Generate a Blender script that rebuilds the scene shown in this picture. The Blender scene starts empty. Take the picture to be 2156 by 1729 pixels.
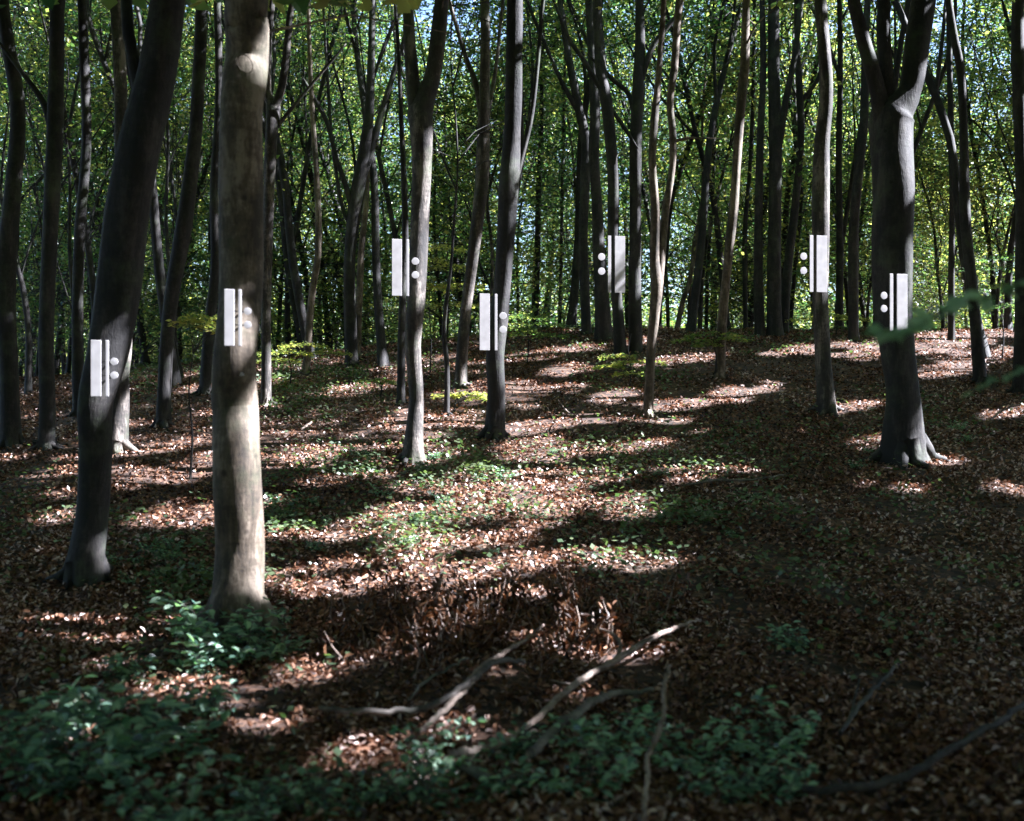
import bpy, math, random
import numpy as np
from mathutils import Vector
random.seed(7); RNG = np.random.default_rng(7)
SC = bpy.context.scene; COL = SC.collection

# ------------------------------------------------------------------ camera
EYE = 1.6; F = 2312.0; CX = 1078.0; CY = 864.5          # focal length / centre in units of a 2156 px wide frame
cam = bpy.data.cameras.new('camera'); camo = bpy.data.objects.new('camera', cam); COL.objects.link(camo)
camo.location = (0, 0, EYE); camo.rotation_euler = (math.radians(90), 0, 0)
cam.sensor_width = 36; cam.lens = 36 * F / 2156; cam.clip_end = 2000; cam.clip_start = 0.05
cam.dof.use_dof = True; cam.dof.focus_distance = 19.0; cam.dof.aperture_fstop = 1.9
SC.camera = camo
SC.render.resolution_x = 1024; SC.render.resolution_y = 821

# ------------------------------------------------------------------ light
SUN_EL = math.radians(41); SUN_BACK = math.radians(-3)  # sun to the right
S = np.array([math.cos(SUN_EL) * math.cos(SUN_BACK), -math.cos(SUN_EL) * math.sin(SUN_BACK), math.sin(SUN_EL)])
w = bpy.data.worlds.new('World'); SC.world = w; w.use_nodes = True
nt = w.node_tree; nt.nodes.clear()
sky = nt.nodes.new('ShaderNodeTexSky'); sky.sky_type = 'NISHITA'; sky.sun_disc = False
sky.sun_elevation = SUN_EL; sky.sun_rotation = math.atan2(S[0], S[1])
bg = nt.nodes.new('ShaderNodeBackground'); bg.inputs['Strength'].default_value = 0.05
out = nt.nodes.new('ShaderNodeOutputWorld')
nt.links.new(sky.outputs[0], bg.inputs[0]); nt.links.new(bg.outputs[0], out.inputs[0])
sl = bpy.data.lights.new('sun', 'SUN'); sl.energy = 5.0; sl.angle = math.radians(0.5); sl.color = (1, 0.965, 0.93)
so = bpy.data.objects.new('sun', sl); COL.objects.link(so); so.location = (20, -5, 30)
so.rotation_euler = Vector(S).to_track_quat('Z', 'Y').to_euler()
SC.view_settings.view_transform = 'Standard'; SC.view_settings.look = 'None'
SC.view_settings.exposure = 3.25; SC.view_settings.gamma = 1
SC.view_settings.use_white_balance = True; SC.view_settings.white_balance_temperature = 5800; SC.view_settings.white_balance_tint = 14
SC.render.engine = 'CYCLES'; SC.cycles.max_bounces = 5; SC.cycles.diffuse_bounces = 3; SC.cycles.glossy_bounces = 1; SC.cycles.transmission_bounces = 3

# ------------------------------------------------------------------ helpers
_k = RNG.normal(size=(40, 2)); _ph = RNG.uniform(0, 6.283, 40)
def noise2(x, y, scale, off=0, n=9):
    """smooth pseudo noise about -1..1"""
    r = 0
    for i in range(n):
        k = _k[(i + off) % 40]; r = r + np.sin((x * k[0] + y * k[1]) / scale + _ph[(i * 3 + off) % 40])
    return r / math.sqrt(n)

PY_ = np.array([-400, -10, 4, 8, 10, 12, 14, 16, 18, 20, 22, 25, 28, 30, 33, 38, 46, 60, 100, 1500.])
PZ_ = np.array([0, 0, 0, .02, .2, .45, .75, 1.1, 1.5, 1.95, 2.3, 2.9, 3.55, 3.85, 3.95, 3.8, 3.3, 2.8, 2.4, 2.])
def ground_z(x, y):
    x = np.asarray(x, float); y = np.asarray(y, float)
    z = sum(np.interp(y + d, PY_, PZ_) for d in (-1.2, -.6, 0, .6, 1.2)) / 5
    m = np.interp(x, [-40, -13, -6, 1, 60], [.55, .66, .82, 1, 1])
    near = np.clip(1 - (np.hypot(x, y) - 40) / 40, 0, 1)
    return z * m + near * (.05 * noise2(x, y, 2.2) + .025 * noise2(x, y, .6, 11) + .012 * noise2(x, y, .25, 20))

def U(px, py, d): return np.array([(px - CX) / F * d, d, EYE + (CY - py) / F * d])
def hit(px, py):
    """distance at which the line of sight through a point of the photo meets the ground"""
    ys = np.arange(3.0, 34, .05)
    x = (px - CX) / F * ys; z = EYE + (CY - py) / F * ys
    below = np.nonzero(z <= ground_z(x, ys))[0]
    return float(ys[below[0]]) if len(below) else 31.0

def topx(x, y, z): return CX + F * x / y, CY - (z - EYE) / y * F

def mesh_obj(name, V, Fc, mat, parent=None, smooth=False, val=None):
    """V Nx3; Fc MxK array (K 3 or 4) or list of such arrays"""
    me = bpy.data.meshes.new(name)
    fs = Fc if isinstance(Fc, list) else [Fc]
    fs = [np.asarray(f) for f in fs if len(f)]
    V = np.asarray(V, np.float32)
    me.vertices.add(len(V)); me.vertices.foreach_set('co', V.ravel())
    loops = np.concatenate([f.ravel() for f in fs]); tot = np.concatenate([np.full(len(f), f.shape[1]) for f in fs])
    me.loops.add(len(loops)); me.loops.foreach_set('vertex_index', loops.astype(np.int32))
    me.polygons.add(len(tot)); st = np.concatenate([[0], np.cumsum(tot)[:-1]])
    me.polygons.foreach_set('loop_start', st.astype(np.int32)); me.polygons.foreach_set('loop_total', tot.astype(np.int32))
    me.polygons.foreach_set('use_smooth', np.full(len(tot), smooth))
    if val is not None:
        a = me.attributes.new('v', 'FLOAT', 'FACE'); a.data.foreach_set('value', np.asarray(val, np.float32))
    me.update(calc_edges=True)
    me.materials.append(mat)
    o = bpy.data.objects.new(name, me); COL.objects.link(o)
    if parent is not None: o.parent = parent
    return o

def tag(o, label=None, cat=None, group=None, kind=None):
    if label: o['label'] = label
    if cat: o['category'] = cat
    if group: o['group'] = group
    if kind: o['kind'] = kind
    return o
def empty(name, loc, label, cat, group=None, rz=0):
    o = bpy.data.objects.new(name, None); COL.objects.link(o); o.location = loc; o.rotation_euler = (0, 0, rz)
    o.empty_display_size = .2
    return tag(o, label, cat, group)
def dup(root, loc, rz, sc, label, group=None):
    r = root.copy(); COL.objects.link(r); r.location = loc; r.rotation_euler = (0, 0, rz); r.scale = (sc, sc, sc)
    tag(r, label, None, group)
    for ch in root.children:
        c = ch.copy(); COL.objects.link(c); c.parent = r
    return r

def leaf_quads(C, Nn, size, asp=.6, rng=RNG, fold=False):
    """one rhombic leaf per centre C with normal Nn"""
    n = len(C); Nn = Nn / np.linalg.norm(Nn, axis=1)[:, None]
    r = rng.normal(size=(n, 3)); A = np.cross(Nn, r); A /= np.linalg.norm(A, axis=1)[:, None]; B = np.cross(Nn, A)
    s = (np.asarray(size) * rng.uniform(.7, 1.3, n))[:, None] * .5
    if not fold:
        V = np.stack([C - A * s, C + B * s * asp - A * s * .1, C + A * s, C - B * s * asp - A * s * .1], 1).reshape(-1, 3)
        return V, np.arange(4 * n).reshape(n, 4)
    up = Nn * s * .22
    V = np.stack([C - A * s, C - A * s * .35 + B * s * asp * .9 + up, C + A * s * .35 + B * s * asp * .85 + up, C + A * s * 1.05 - up * .8,
                  C + A * s * .35 - B * s * asp * .85 + up, C - A * s * .35 - B * s * asp * .9 + up], 1).reshape(-1, 3)
    b = np.arange(n)[:, None] * 6
    return V, np.concatenate([b + [0, 3, 2, 1], b + [0, 5, 4, 3]])

def smooth_path(P, R, sub=4):
    """Catmull-Rom through the points"""
    P = np.asarray(P, float); R = np.asarray(R, float)
    Q = np.vstack([2 * P[0] - P[1], P, 2 * P[-1] - P[-2]]); out = []; rr = []
    for i in range(1, len(Q) - 2):
        for t in np.arange(sub) / sub:
            a, b, c, d = Q[i - 1], Q[i], Q[i + 1], Q[i + 2]
            out.append(.5 * ((2 * b) + (c - a) * t + (2 * a - 5 * b + 4 * c - d) * t * t + (3 * b - a - 3 * c + d) * t ** 3))
            rr.append(R[i - 1] * (1 - t) + R[i] * t)
    out.append(P[-1]); rr.append(R[-1])
    return np.array(out), np.array(rr)

class TB:
    """collects tubes into one mesh"""
    def __init__(s): s.V = []; s.F = []; s.n = 0
    def tube(s, P, R, k=7, rough=0., flare=0., lobes=5, cap=True, seed=0):
        P = np.asarray(P, float); R = np.asarray(R, float); n = len(P)
        T = np.gradient(P, axis=0); T /= np.linalg.norm(T, axis=1)[:, None] + 1e-9
        ref = np.array([1., 0, 0]) if abs(T[:, 0]).max() < .9 else np.array([0, 1., 0])
        A = np.cross(T, ref); A /= np.linalg.norm(A, axis=1)[:, None] + 1e-9; B = np.cross(T, A)
        th = np.linspace(0, 2 * math.pi, k, endpoint=False)
        rad = R[:, None] * np.ones(k)
        h = np.concatenate([[0], np.cumsum(np.linalg.norm(np.diff(P, axis=0), axis=1))])[:, None]
        if rough:
            rad = rad * (1 + rough * (.5 * np.sin(3 * th + 1.3 * h + seed) + .35 * np.sin(2 * th - 2.1 * h + 2 * seed)
                    + .3 * np.sin(5 * th + .9 * h + 3 * seed) + .25 * np.sin(4.3 * h + seed + th)))
        if flare:
            rad = rad + R[0] * flare * np.exp(-h / .16) * (.45 + .75 * np.clip(np.sin(lobes * th + seed), -.3, 1)) \
                      + R[0] * flare * .3 * np.exp(-h / .5) * (.6 + .4 * np.sin(lobes * th + seed))
        ring = P[:, None, :] + rad[:, :, None] * (np.cos(th)[None, :, None] * A[:, None] + np.sin(th)[None, :, None] * B[:, None])
        s.V.append(ring.reshape(-1, 3))
        i = np.arange(n - 1)[:, None] * k; j = np.arange(k)[None]; j2 = (j + 1) % k
        s.F.append((np.stack([i + j, i + j2, i + k + j2, i + k + j], -1).reshape(-1, 4)) + s.n)
        s.n += n * k
        if cap:
            for e, pt in ((0, P[0]), (n - 1, P[-1])):
                s.V.append(pt[None]); c = s.n; s.n += 1; b = c - (n * k) - (0 if e == 0 else 1) + e * k
                jj = np.arange(k)
                s.F.append(np.stack([b + jj, b + (jj + 1) % k, np.full(k, c), np.full(k, c)], -1)[:, :3])
    def build(s, name, mat, parent=None, smooth=True):
        q = [f for f in s.F if f.shape[1] == 4]; t = [f for f in s.F if f.shape[1] == 3]
        L = []
        if q: L.append(np.concatenate(q))
        if t: L.append(np.concatenate(t))
        return mesh_obj(name, np.concatenate(s.V), L, mat, parent, smooth)

# ------------------------------------------------------------------ materials
def newmat(name):
    m = bpy.data.materials.new(name); m.use_nodes = True; n = m.node_tree; n.nodes.clear()
    return m, n, n.nodes.new('ShaderNodeOutputMaterial')
def N(n, t, **kw):
    o = n.nodes.new('ShaderNode' + t)
    for k, v in kw.items():
        if hasattr(o, k): setattr(o, k, v)
        else: o.inputs[k.replace('_', ' ')].default_value = v
    return o
def ramp(n, stops, src):
    r = n.nodes.new('ShaderNodeValToRGB'); e = r.color_ramp.elements
    while len(e) < len(stops): e.new(.5)
    for el, (p, c) in zip(e, stops): el.position = p; el.color = (*c, 1)
    n.links.new(src, r.inputs[0]); return r

def leaf_mat(name, stops, tr=.5, tcol=(2.3, 2.5, 1.3), gloss=.07, vw=.6):
    m, n, o = newmat(name)
    a = N(n, 'Attribute', attribute_name='v'); oi = N(n, 'ObjectInfo')
    geo = N(n, 'NewGeometry')
    nz = N(n, 'TexNoise', Scale=.35, Detail=2.); n.links.new(geo.outputs['Position'], nz.inputs['Vector'])
    ad = N(n, 'Math', operation='MULTIPLY_ADD'); n.links.new(nz.outputs[0], ad.inputs[0]); ad.inputs[1].default_value = .9; 
    sb = N(n, 'Math', operation='MULTIPLY_ADD'); n.links.new(a.outputs['Fac'], sb.inputs[0]); sb.inputs[1].default_value = vw; sb.inputs[2].default_value = .02 - .5 * vw
    n.links.new(sb.outputs[0], ad.inputs[2])
    a2 = N(n, 'Math', operation='MULTIPLY_ADD'); n.links.new(oi.outputs['Random'], a2.inputs[0]); a2.inputs[1].default_value = .25; n.links.new(ad.outputs[0], a2.inputs[2])
    r = ramp(n, stops, a2.outputs[0])
    d = N(n, 'BsdfDiffuse'); t = N(n, 'BsdfTranslucent'); mix = N(n, 'MixShader'); mix.inputs[0].default_value = tr
    n.links.new(r.outputs[0], d.inputs[0])
    mc = N(n, 'MixRGB', blend_type='MULTIPLY'); mc.inputs[0].default_value = 1; n.links.new(r.outputs[0], mc.inputs[1]); mc.inputs[2].default_value = (*tcol, 1)
    n.links.new(mc.outputs[0], t.inputs[0]); n.links.new(d.outputs[0], mix.inputs[1]); n.links.new(t.outputs[0], mix.inputs[2])
    g = N(n, 'BsdfGlossy'); g.inputs['Roughness'].default_value = .4
    m2 = N(n, 'MixShader'); m2.inputs[0].default_value = gloss; n.links.new(mix.outputs[0], m2.inputs[1]); n.links.new(g.outputs[0], m2.inputs[2])
    n.links.new(m2.outputs[0], o.inputs[0]); return m

M_LEAF = leaf_mat('beech_leaves', [(0, (.010, .036, .026)), (.38, (.034, .085, .042)), (.66, (.105, .155, .048)), (.95, (.32, .29, .10))])
M_SHRUB = leaf_mat('shrub_leaves', [(0, (.02, .05, .045)), (.45, (.10, .2, .15)), (1, (.34, .46, .34))], tr=.35, tcol=(1.2, 1.7, .7), gloss=.08, vw=1.0)
M_COVER = leaf_mat('cover_leaves', [(0, (.03, .06, .03)), (.5, (.07, .11, .055)), (1, (.17, .2, .10))], tr=.35, tcol=(1.4, 1.7, .7))
M_DEAD = leaf_mat('dead_leaves', [(0, (.018, .007, .006)), (.35, (.072, .030, .015)), (.62, (.18, .086, .046)), (.87, (.33, .19, .125)), (1, (.6, .47, .43))], tr=.1, tcol=(1.2, .8, .5), gloss=.04, vw=.95)

M_BRUSH = leaf_mat('bracken_leaves', [(0, (.015, .008, .006)), (.4, (.06, .026, .012)), (.75, (.15, .07, .032)), (1, (.3, .17, .1))], tr=.15, tcol=(1.2, .8, .5), gloss=.03, vw=.95)
def bark_mat(name, dark, mid, light, green=.35, streak=1., bump=.8):
    m, n, o = newmat(name)
    tc = N(n, 'TexCoord'); geo = N(n, 'NewGeometry')
    mp = N(n, 'Mapping'); mp.inputs['Scale'].default_value = (1, 1, .3); n.links.new(tc.outputs['Object'], mp.inputs[0])
    mh = N(n, 'Mapping'); mh.inputs['Scale'].default_value = (1, 1, 2.6); n.links.new(tc.outputs['Object'], mh.inputs[0])
    a = N(n, 'TexNoise', Scale=5., Detail=6., Roughness=.65); n.links.new(mp.outputs[0], a.inputs[0])
    b = N(n, 'TexNoise', Scale=9., Detail=4., Roughness=.7); n.links.new(mh.outputs[0], b.inputs[0])
    c = N(n, 'TexNoise', Scale=38., Detail=4., Roughness=.7); n.links.new(mp.outputs[0], c.inputs[0])
    s1 = N(n, 'Math', operation='MULTIPLY_ADD'); n.links.new(b.outputs[0], s1.inputs[0]); s1.inputs[1].default_value = .22; 
    s2 = N(n, 'Math', operation='MULTIPLY_ADD'); n.links.new(c.outputs[0], s2.inputs[0]); s2.inputs[1].default_value = .3; s2.inputs[2].default_value = -.26
    n.links.new(s2.outputs[0], s1.inputs[2])
    s3 = N(n, 'Math', operation='ADD'); n.links.new(a.outputs[0], s3.inputs[0]); n.links.new(s1.outputs[0], s3.inputs[1])
    r = ramp(n, [(.38, dark), (.51, mid), (.64, light)], s3.outputs[0])
    gm = N(n, 'TexNoise', Scale=2.2, Detail=5., Roughness=.7); n.links.new(tc.outputs['Object'], gm.inputs[0])
    gr = ramp(n, [(.5, (0, 0, 0)), (.68, (green,) * 3)], gm.outputs[0])
    mx = N(n, 'MixRGB'); n.links.new(gr.outputs[0], mx.inputs[0]); n.links.new(r.outputs[0], mx.inputs[1]); mx.inputs[2].default_value = (.07, .1, .045, 1)
    # small dark knots and lichen flecks
    vo = N(n, 'TexVoronoi', Scale=3.2); n.links.new(tc.outputs['Object'], vo.inputs[0])
    kr = ramp(n, [(.04, (.25, .22, .2)), (.10, (1, 1, 1))], vo.outputs['Distance'])
    mk = N(n, 'MixRGB', blend_type='MULTIPLY'); mk.inputs[0].default_value = 1; n.links.new(mx.outputs[0], mk.inputs[1]); n.links.new(kr.outputs[0], mk.inputs[2])
    p = N(n, 'BsdfPrincipled'); n.links.new(mk.outputs[0], p.inputs['Base Color']); p.inputs['Roughness'].default_value = .8
    bu = N(n, 'Bump', Strength=bump, Distance=.02); n.links.new(s3.outputs[0], bu.inputs['Height']); n.links.new(bu.outputs[0], p.inputs['Normal'])
    n.links.new(p.outputs[0], o.inputs[0]); return m
M_BARK = bark_mat('shaded_bark', (.005, .0045, .005), (.012, .0105, .0105), (.04, .035, .032))  # beech bark with the shade of the wood darkened into its colour
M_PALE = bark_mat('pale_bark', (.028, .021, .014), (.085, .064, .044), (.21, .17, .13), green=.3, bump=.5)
M_MIDB = bark_mat('grey_bark', (.014, .012, .011), (.042, .035, .03), (.17, .145, .125), green=.4)
M_STICK = bark_mat('stick_bark', (.10, .07, .055), (.2, .148, .12), (.34, .275, .235), green=.1)
M_ROT = bark_mat('rotten_bark', (.035, .032, .03), (.09, .078, .068), (.19, .165, .15), green=.5)

def ground_mat():
    m, n, o = newmat('forest_floor')
    tc = N(n, 'TexCoord')
    v = N(n, 'TexVoronoi', Scale=16.); n.links.new(tc.outputs['Object'], v.inputs[0])
    nz = N(n, 'TexNoise', Scale=.6, Detail=6., Roughness=.6); n.links.new(tc.outputs['Object'], nz.inputs[0])
    nf = N(n, 'TexNoise', Scale=30., Detail=5., Roughness=.7); n.links.new(tc.outputs['Object'], nf.inputs[0])
    sep = N(n, 'SeparateColor'); n.links.new(v.outputs['Color'], sep.inputs[0])
    ad = N(n, 'Math', operation='MULTIPLY_ADD'); n.links.new(sep.outputs[0], ad.inputs[0]); ad.inputs[1].default_value = .55; 
    a2 = N(n, 'Math', operation='MULTIPLY_ADD'); n.links.new(nf.outputs[0], a2.inputs[0]); a2.inputs[1].default_value = .6; a2.inputs[2].default_value = -.1
    n.links.new(a2.outputs[0], ad.inputs[2])
    r = ramp(n, [(.15, (.012, .007, .006)), (.45, (.04, .02, .012)), (.7, (.12, .06, .034)), (.95, (.3, .19, .13))], ad.outputs[0])
    gr = ramp(n, [(.55, (0, 0, 0)), (.7, (.5, .5, .5))], nz.outputs[0])
    mx = N(n, 'MixRGB'); n.links.new(gr.outputs[0], mx.inputs[0]); n.links.new(r.outputs[0], mx.inputs[1]); mx.inputs[2].default_value = (.035, .04, .018, 1)
    p = N(n, 'BsdfPrincipled'); n.links.new(mx.outputs[0], p.inputs['Base Color']); p.inputs['Roughness'].default_value = .9
    bu = N(n, 'Bump', Strength=.6, Distance=.04); n.links.new(ad.outputs[0], bu.inputs['Height']); n.links.new(bu.outputs[0], p.inputs['Normal'])
    n.links.new(p.outputs[0], o.inputs[0]); return m
def plain(name, col, rough=.6, var=.1):
    m, n, o = newmat(name); tc = N(n, 'TexCoord')
    nz = N(n, 'TexNoise', Scale=9., Detail=5.); n.links.new(tc.outputs['Object'], nz.inputs[0])
    r = ramp(n, [(.3, tuple(c * (1 - var) for c in col)), (.7, col)], nz.outputs[0])
    p = N(n, 'BsdfPrincipled'); n.links.new(r.outputs[0], p.inputs['Base Color']); p.inputs['Roughness'].default_value = rough
    n.links.new(p.outputs[0], o.inputs[0]); return m
M_WHITE = plain('off_white', (.42, .405, .41), .55, .22); M_RAIL = plain('dark_rail', (.03, .028, .025), .8)

# ------------------------------------------------------------------ ground: one sheet to the horizon
def axis(a, b, step, far):
    core = np.arange(a, b, step); g = step * 1.25; lo = []; hi = []; x = a
    s = step
    while x > -far: s *= 1.18; x -= s; lo.append(x)
    x = b; s = step
    while x < far: s *= 1.18; x += s; hi.append(x)
    return np.concatenate([lo[::-1], core, hi])
gx = axis(-20, 22, .13, 900); gy = axis(2.5, 36, .11, 1200)
GX, GY = np.meshgrid(gx, gy, indexing='ij'); GZ = ground_z(GX, GY)
V = np.stack([GX, GY, GZ], -1).reshape(-1, 3); nx, ny = GX.shape
ii = (np.arange(nx - 1)[:, None] * ny + np.arange(ny - 1)[None]).ravel()
g = mesh_obj('ground', V, np.stack([ii, ii + ny, ii + ny + 1, ii + 1], 1), ground_mat(), None, True)
tag(g, 'brown leaf covered woodland floor rising to a low crest', 'ground', kind='structure')

# ------------------------------------------------------------------ where the sun comes through the canopy
# spots on the ground: centre and half size as seen in the photo, tilt
SPOTS = [(1000,1262,130,12),(800,1275,60,12),(1150,1255,70,10),(1370,1190,60,10),(880,1205,70,12),(110,1620,60,12),(280,1590,60,12),(420,1620,45,10),(200,1560,60,10),(60,1700,50,12),(330,1690,60,10),(880,1150,170,24),(1080,1180,80,18),(1000,1215,130,14),(700,1190,90,14),(1050,1000,110,18),(1130,960,70,14),(1290,1060,60,16),(250,1400,60,12),(330,1440,80,14),(420,1440,60,12),(160,1490,70,12),(60,1560,60,12),(500,1460,40,10),(1330,1385,60,14),(1190,1475,60,12),(1060,1560,50,10),(1030,1420,40,12),(850,1080,60,16),(1150,1095,60,16),(560,1130,60,14),(330,1470,110,28),(140,1560,70,20),(470,1500,60,20),(880,930,40,14),(960,1075,80,22),(1180,1040,60,22),(1110,1066,120,30),(800,1118,100,30),(950,1098,150,16),(1010,1142,36,18),(1250,1180,85,13),(1262,1008,52,12),(700,1240,115,22),
 (630,768,75,8),(330,1008,75,20),(315,1098,60,15),(1560,828,62,14),(1290,834,40,9),(1150,745,110,7),(1950,722,170,20),(2060,756,100,14),
 (1990,782,70,8),(350,1310,55,7),(270,1350,65,9),(1850,930,60,13),(690,1318,42,8),(420,1086,60,22),(640,955,70,9),(740,820,90,7),
 (1130,900,70,9),(1440,850,60,8),(1200,778,70,9),(1120,935,50,8),(360,940,70,8),(480,815,90,8),(1000,1040,90,12),(560,1060,30,10),
 (1160,1000,120,8),(900,880,80,6),(1340,940,80,8),(1780,860,60,8),(2120,870,50,8),(1700,735,90,6),(1420,760,90,6),(1440,1010,70,8),
 (820,1180,140,12),(1060,1210,90,8),(120,1090,50,8),(110,1000,45,8),(240,900,60,7),(720,1600,90,30),(640,1420,70,22),(860,1650,70,28),
 (560,1530,60,18),(830,1380,80,20),(940,1540,70,25),(480,970,50,7),
 (1300,1090,70,8),(720,1010,90,6),(1010,820,80,6),(1330,720,50,5),(2100,700,60,8)]
# spots on stems and boards: photo point, distance, radius
SHAFTS = []
def lit(Cn, drop_extra=True):
    """boolean: leaves at Cn that must be missing so that the sun comes through"""
    x, y, z = Cn.T
    t = z / S[2]
    for _ in range(3):
        gxx = x - S[0] * t; gyy = y - S[1] * t; gz = ground_z(gxx, gyy); t = (z - gz) / S[2]
    ok = gyy > 2.5
    yy = np.where(ok, gyy, 5); px, py = topx(gxx, yy, gz)
    drop = np.zeros(len(x), bool)
    wob = .45 * noise2(gxx, gyy, .35, 5)
    for cx, cy, rx, ry in SPOTS:
        q = ((px - cx) / (rx + 22)) ** 2 + (((py - cy) + (px - cx) * .12) / (ry + 5)) ** 2
        drop |= q < 1 + wob
    # looser leafage over the middle of the slope, dense towards both sides
    cen = np.exp(-((px - 1000) / 480) ** 2) * np.exp(-((py - 1080) / 380) ** 2)
    nn = noise2(gxx, gyy, .42, 2) + .5 * noise2(gxx, gyy, .17, 15)
    drop |= nn > (1.8 - 1.45 * cen)
    drop &= ok
    for P, r in SHAFTS:
        d = Cn - P; tt = d @ S; pr = d - tt[:, None] * S
        drop |= (tt > 0) & ((pr ** 2).sum(1) < (r + .16) ** 2 * (1 + .4 * wob))
    return drop

def clear(P, off):
    '''True when a branch stays out of the sun shafts'''
    Q = P + off
    for p, r in SHAFTS:
        d = Q - p; tt = d @ S; pr = d - tt[:, None] * S
        if ((tt > .6) & ((pr ** 2).sum(1) < (r * .8 + .1) ** 2)).any(): return False
    return True
# ------------------------------------------------------------------ trees
def sprays(cen, per, rad, size, rng, tilt=.25, flat=.1):
    """flat beech sprays: leaf centres and normals"""
    n = len(cen); r = rad * np.sqrt(rng.uniform(0, 1, (n, per))) * rng.uniform(.6, 1.3, (n, 1)); a = rng.uniform(0, 6.283, (n, per))
    tx = rng.normal(0, tilt, (n, 1)); ty = rng.normal(0, tilt, (n, 1))
    dx = r * np.cos(a); dy = r * np.sin(a); dz = dx * tx + dy * ty + rng.normal(0, flat, (n, per))
    C_ = cen[:, None, :] + np.stack([dx, dy, dz], -1)
    nn = rng.normal(0, .55, (n, per, 3)); nn[..., 2] += 1; nn[..., 0] -= tx; nn[..., 1] -= ty
    return C_.reshape(-1, 3), nn.reshape(-1, 3)

def skeleton_limbs(rng, top, n, length, r0, spread=.5):
    """ascending limbs starting on the path 'top' (Nx3, going up)"""
    out = []
    for i in range(n):
        f = (i + rng.uniform(.1, .9)) / n; k = f * (len(top) - 1); a = int(k); b = min(a + 1, len(top) - 1)
        p = top[a] * (1 - (k - a)) + top[b] * (k - a); az = rng.uniform(0, 6.283); L = length * rng.uniform(.6, 1.2) * (1 - .4 * f)
        d = np.array([math.cos(az) * spread, math.sin(az) * spread, 1.]); pts = [p]
        for j in range(5):
            d = d + rng.normal(0, .16, 3); d /= np.linalg.norm(d); pts.append(pts[-1] + d * L / 5)
        r = r0 * (1 - .5 * f) * rng.uniform(.5, .9); P, R = smooth_path(pts, np.linspace(r, r * .2, 6), 2)
        out.append((P, R))
    return out

def crown(rng, limbs, ncl, per, rad, size, reach=1.4, zlo=-99):
    """spray centres around the limbs, with the twigs that carry them"""
    allp = np.concatenate([P[len(P) // 4:] for P, R in limbs])
    idx = rng.integers(0, len(allp), ncl); base = allp[idx]
    az = rng.uniform(0, 6.283, ncl); d = reach * rng.uniform(.15, 1.25, ncl)
    cen = base + np.stack([np.cos(az) * d, np.sin(az) * d, rng.normal(.15, .35, ncl)], 1)
    k = cen[:, 2] > zlo; cen = cen[k]; base = base[k]
    return cen, base

def twigs(tb, cen, base, rng, r=.012):
    for c, b in zip(cen, base):
        m = (c + b) / 2 + np.array([0, 0, .12]) + rng.normal(0, .06, 3)
        tb.tube([b, m, c], [r, r * .8, r * .35], 3, cap=False)

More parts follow.
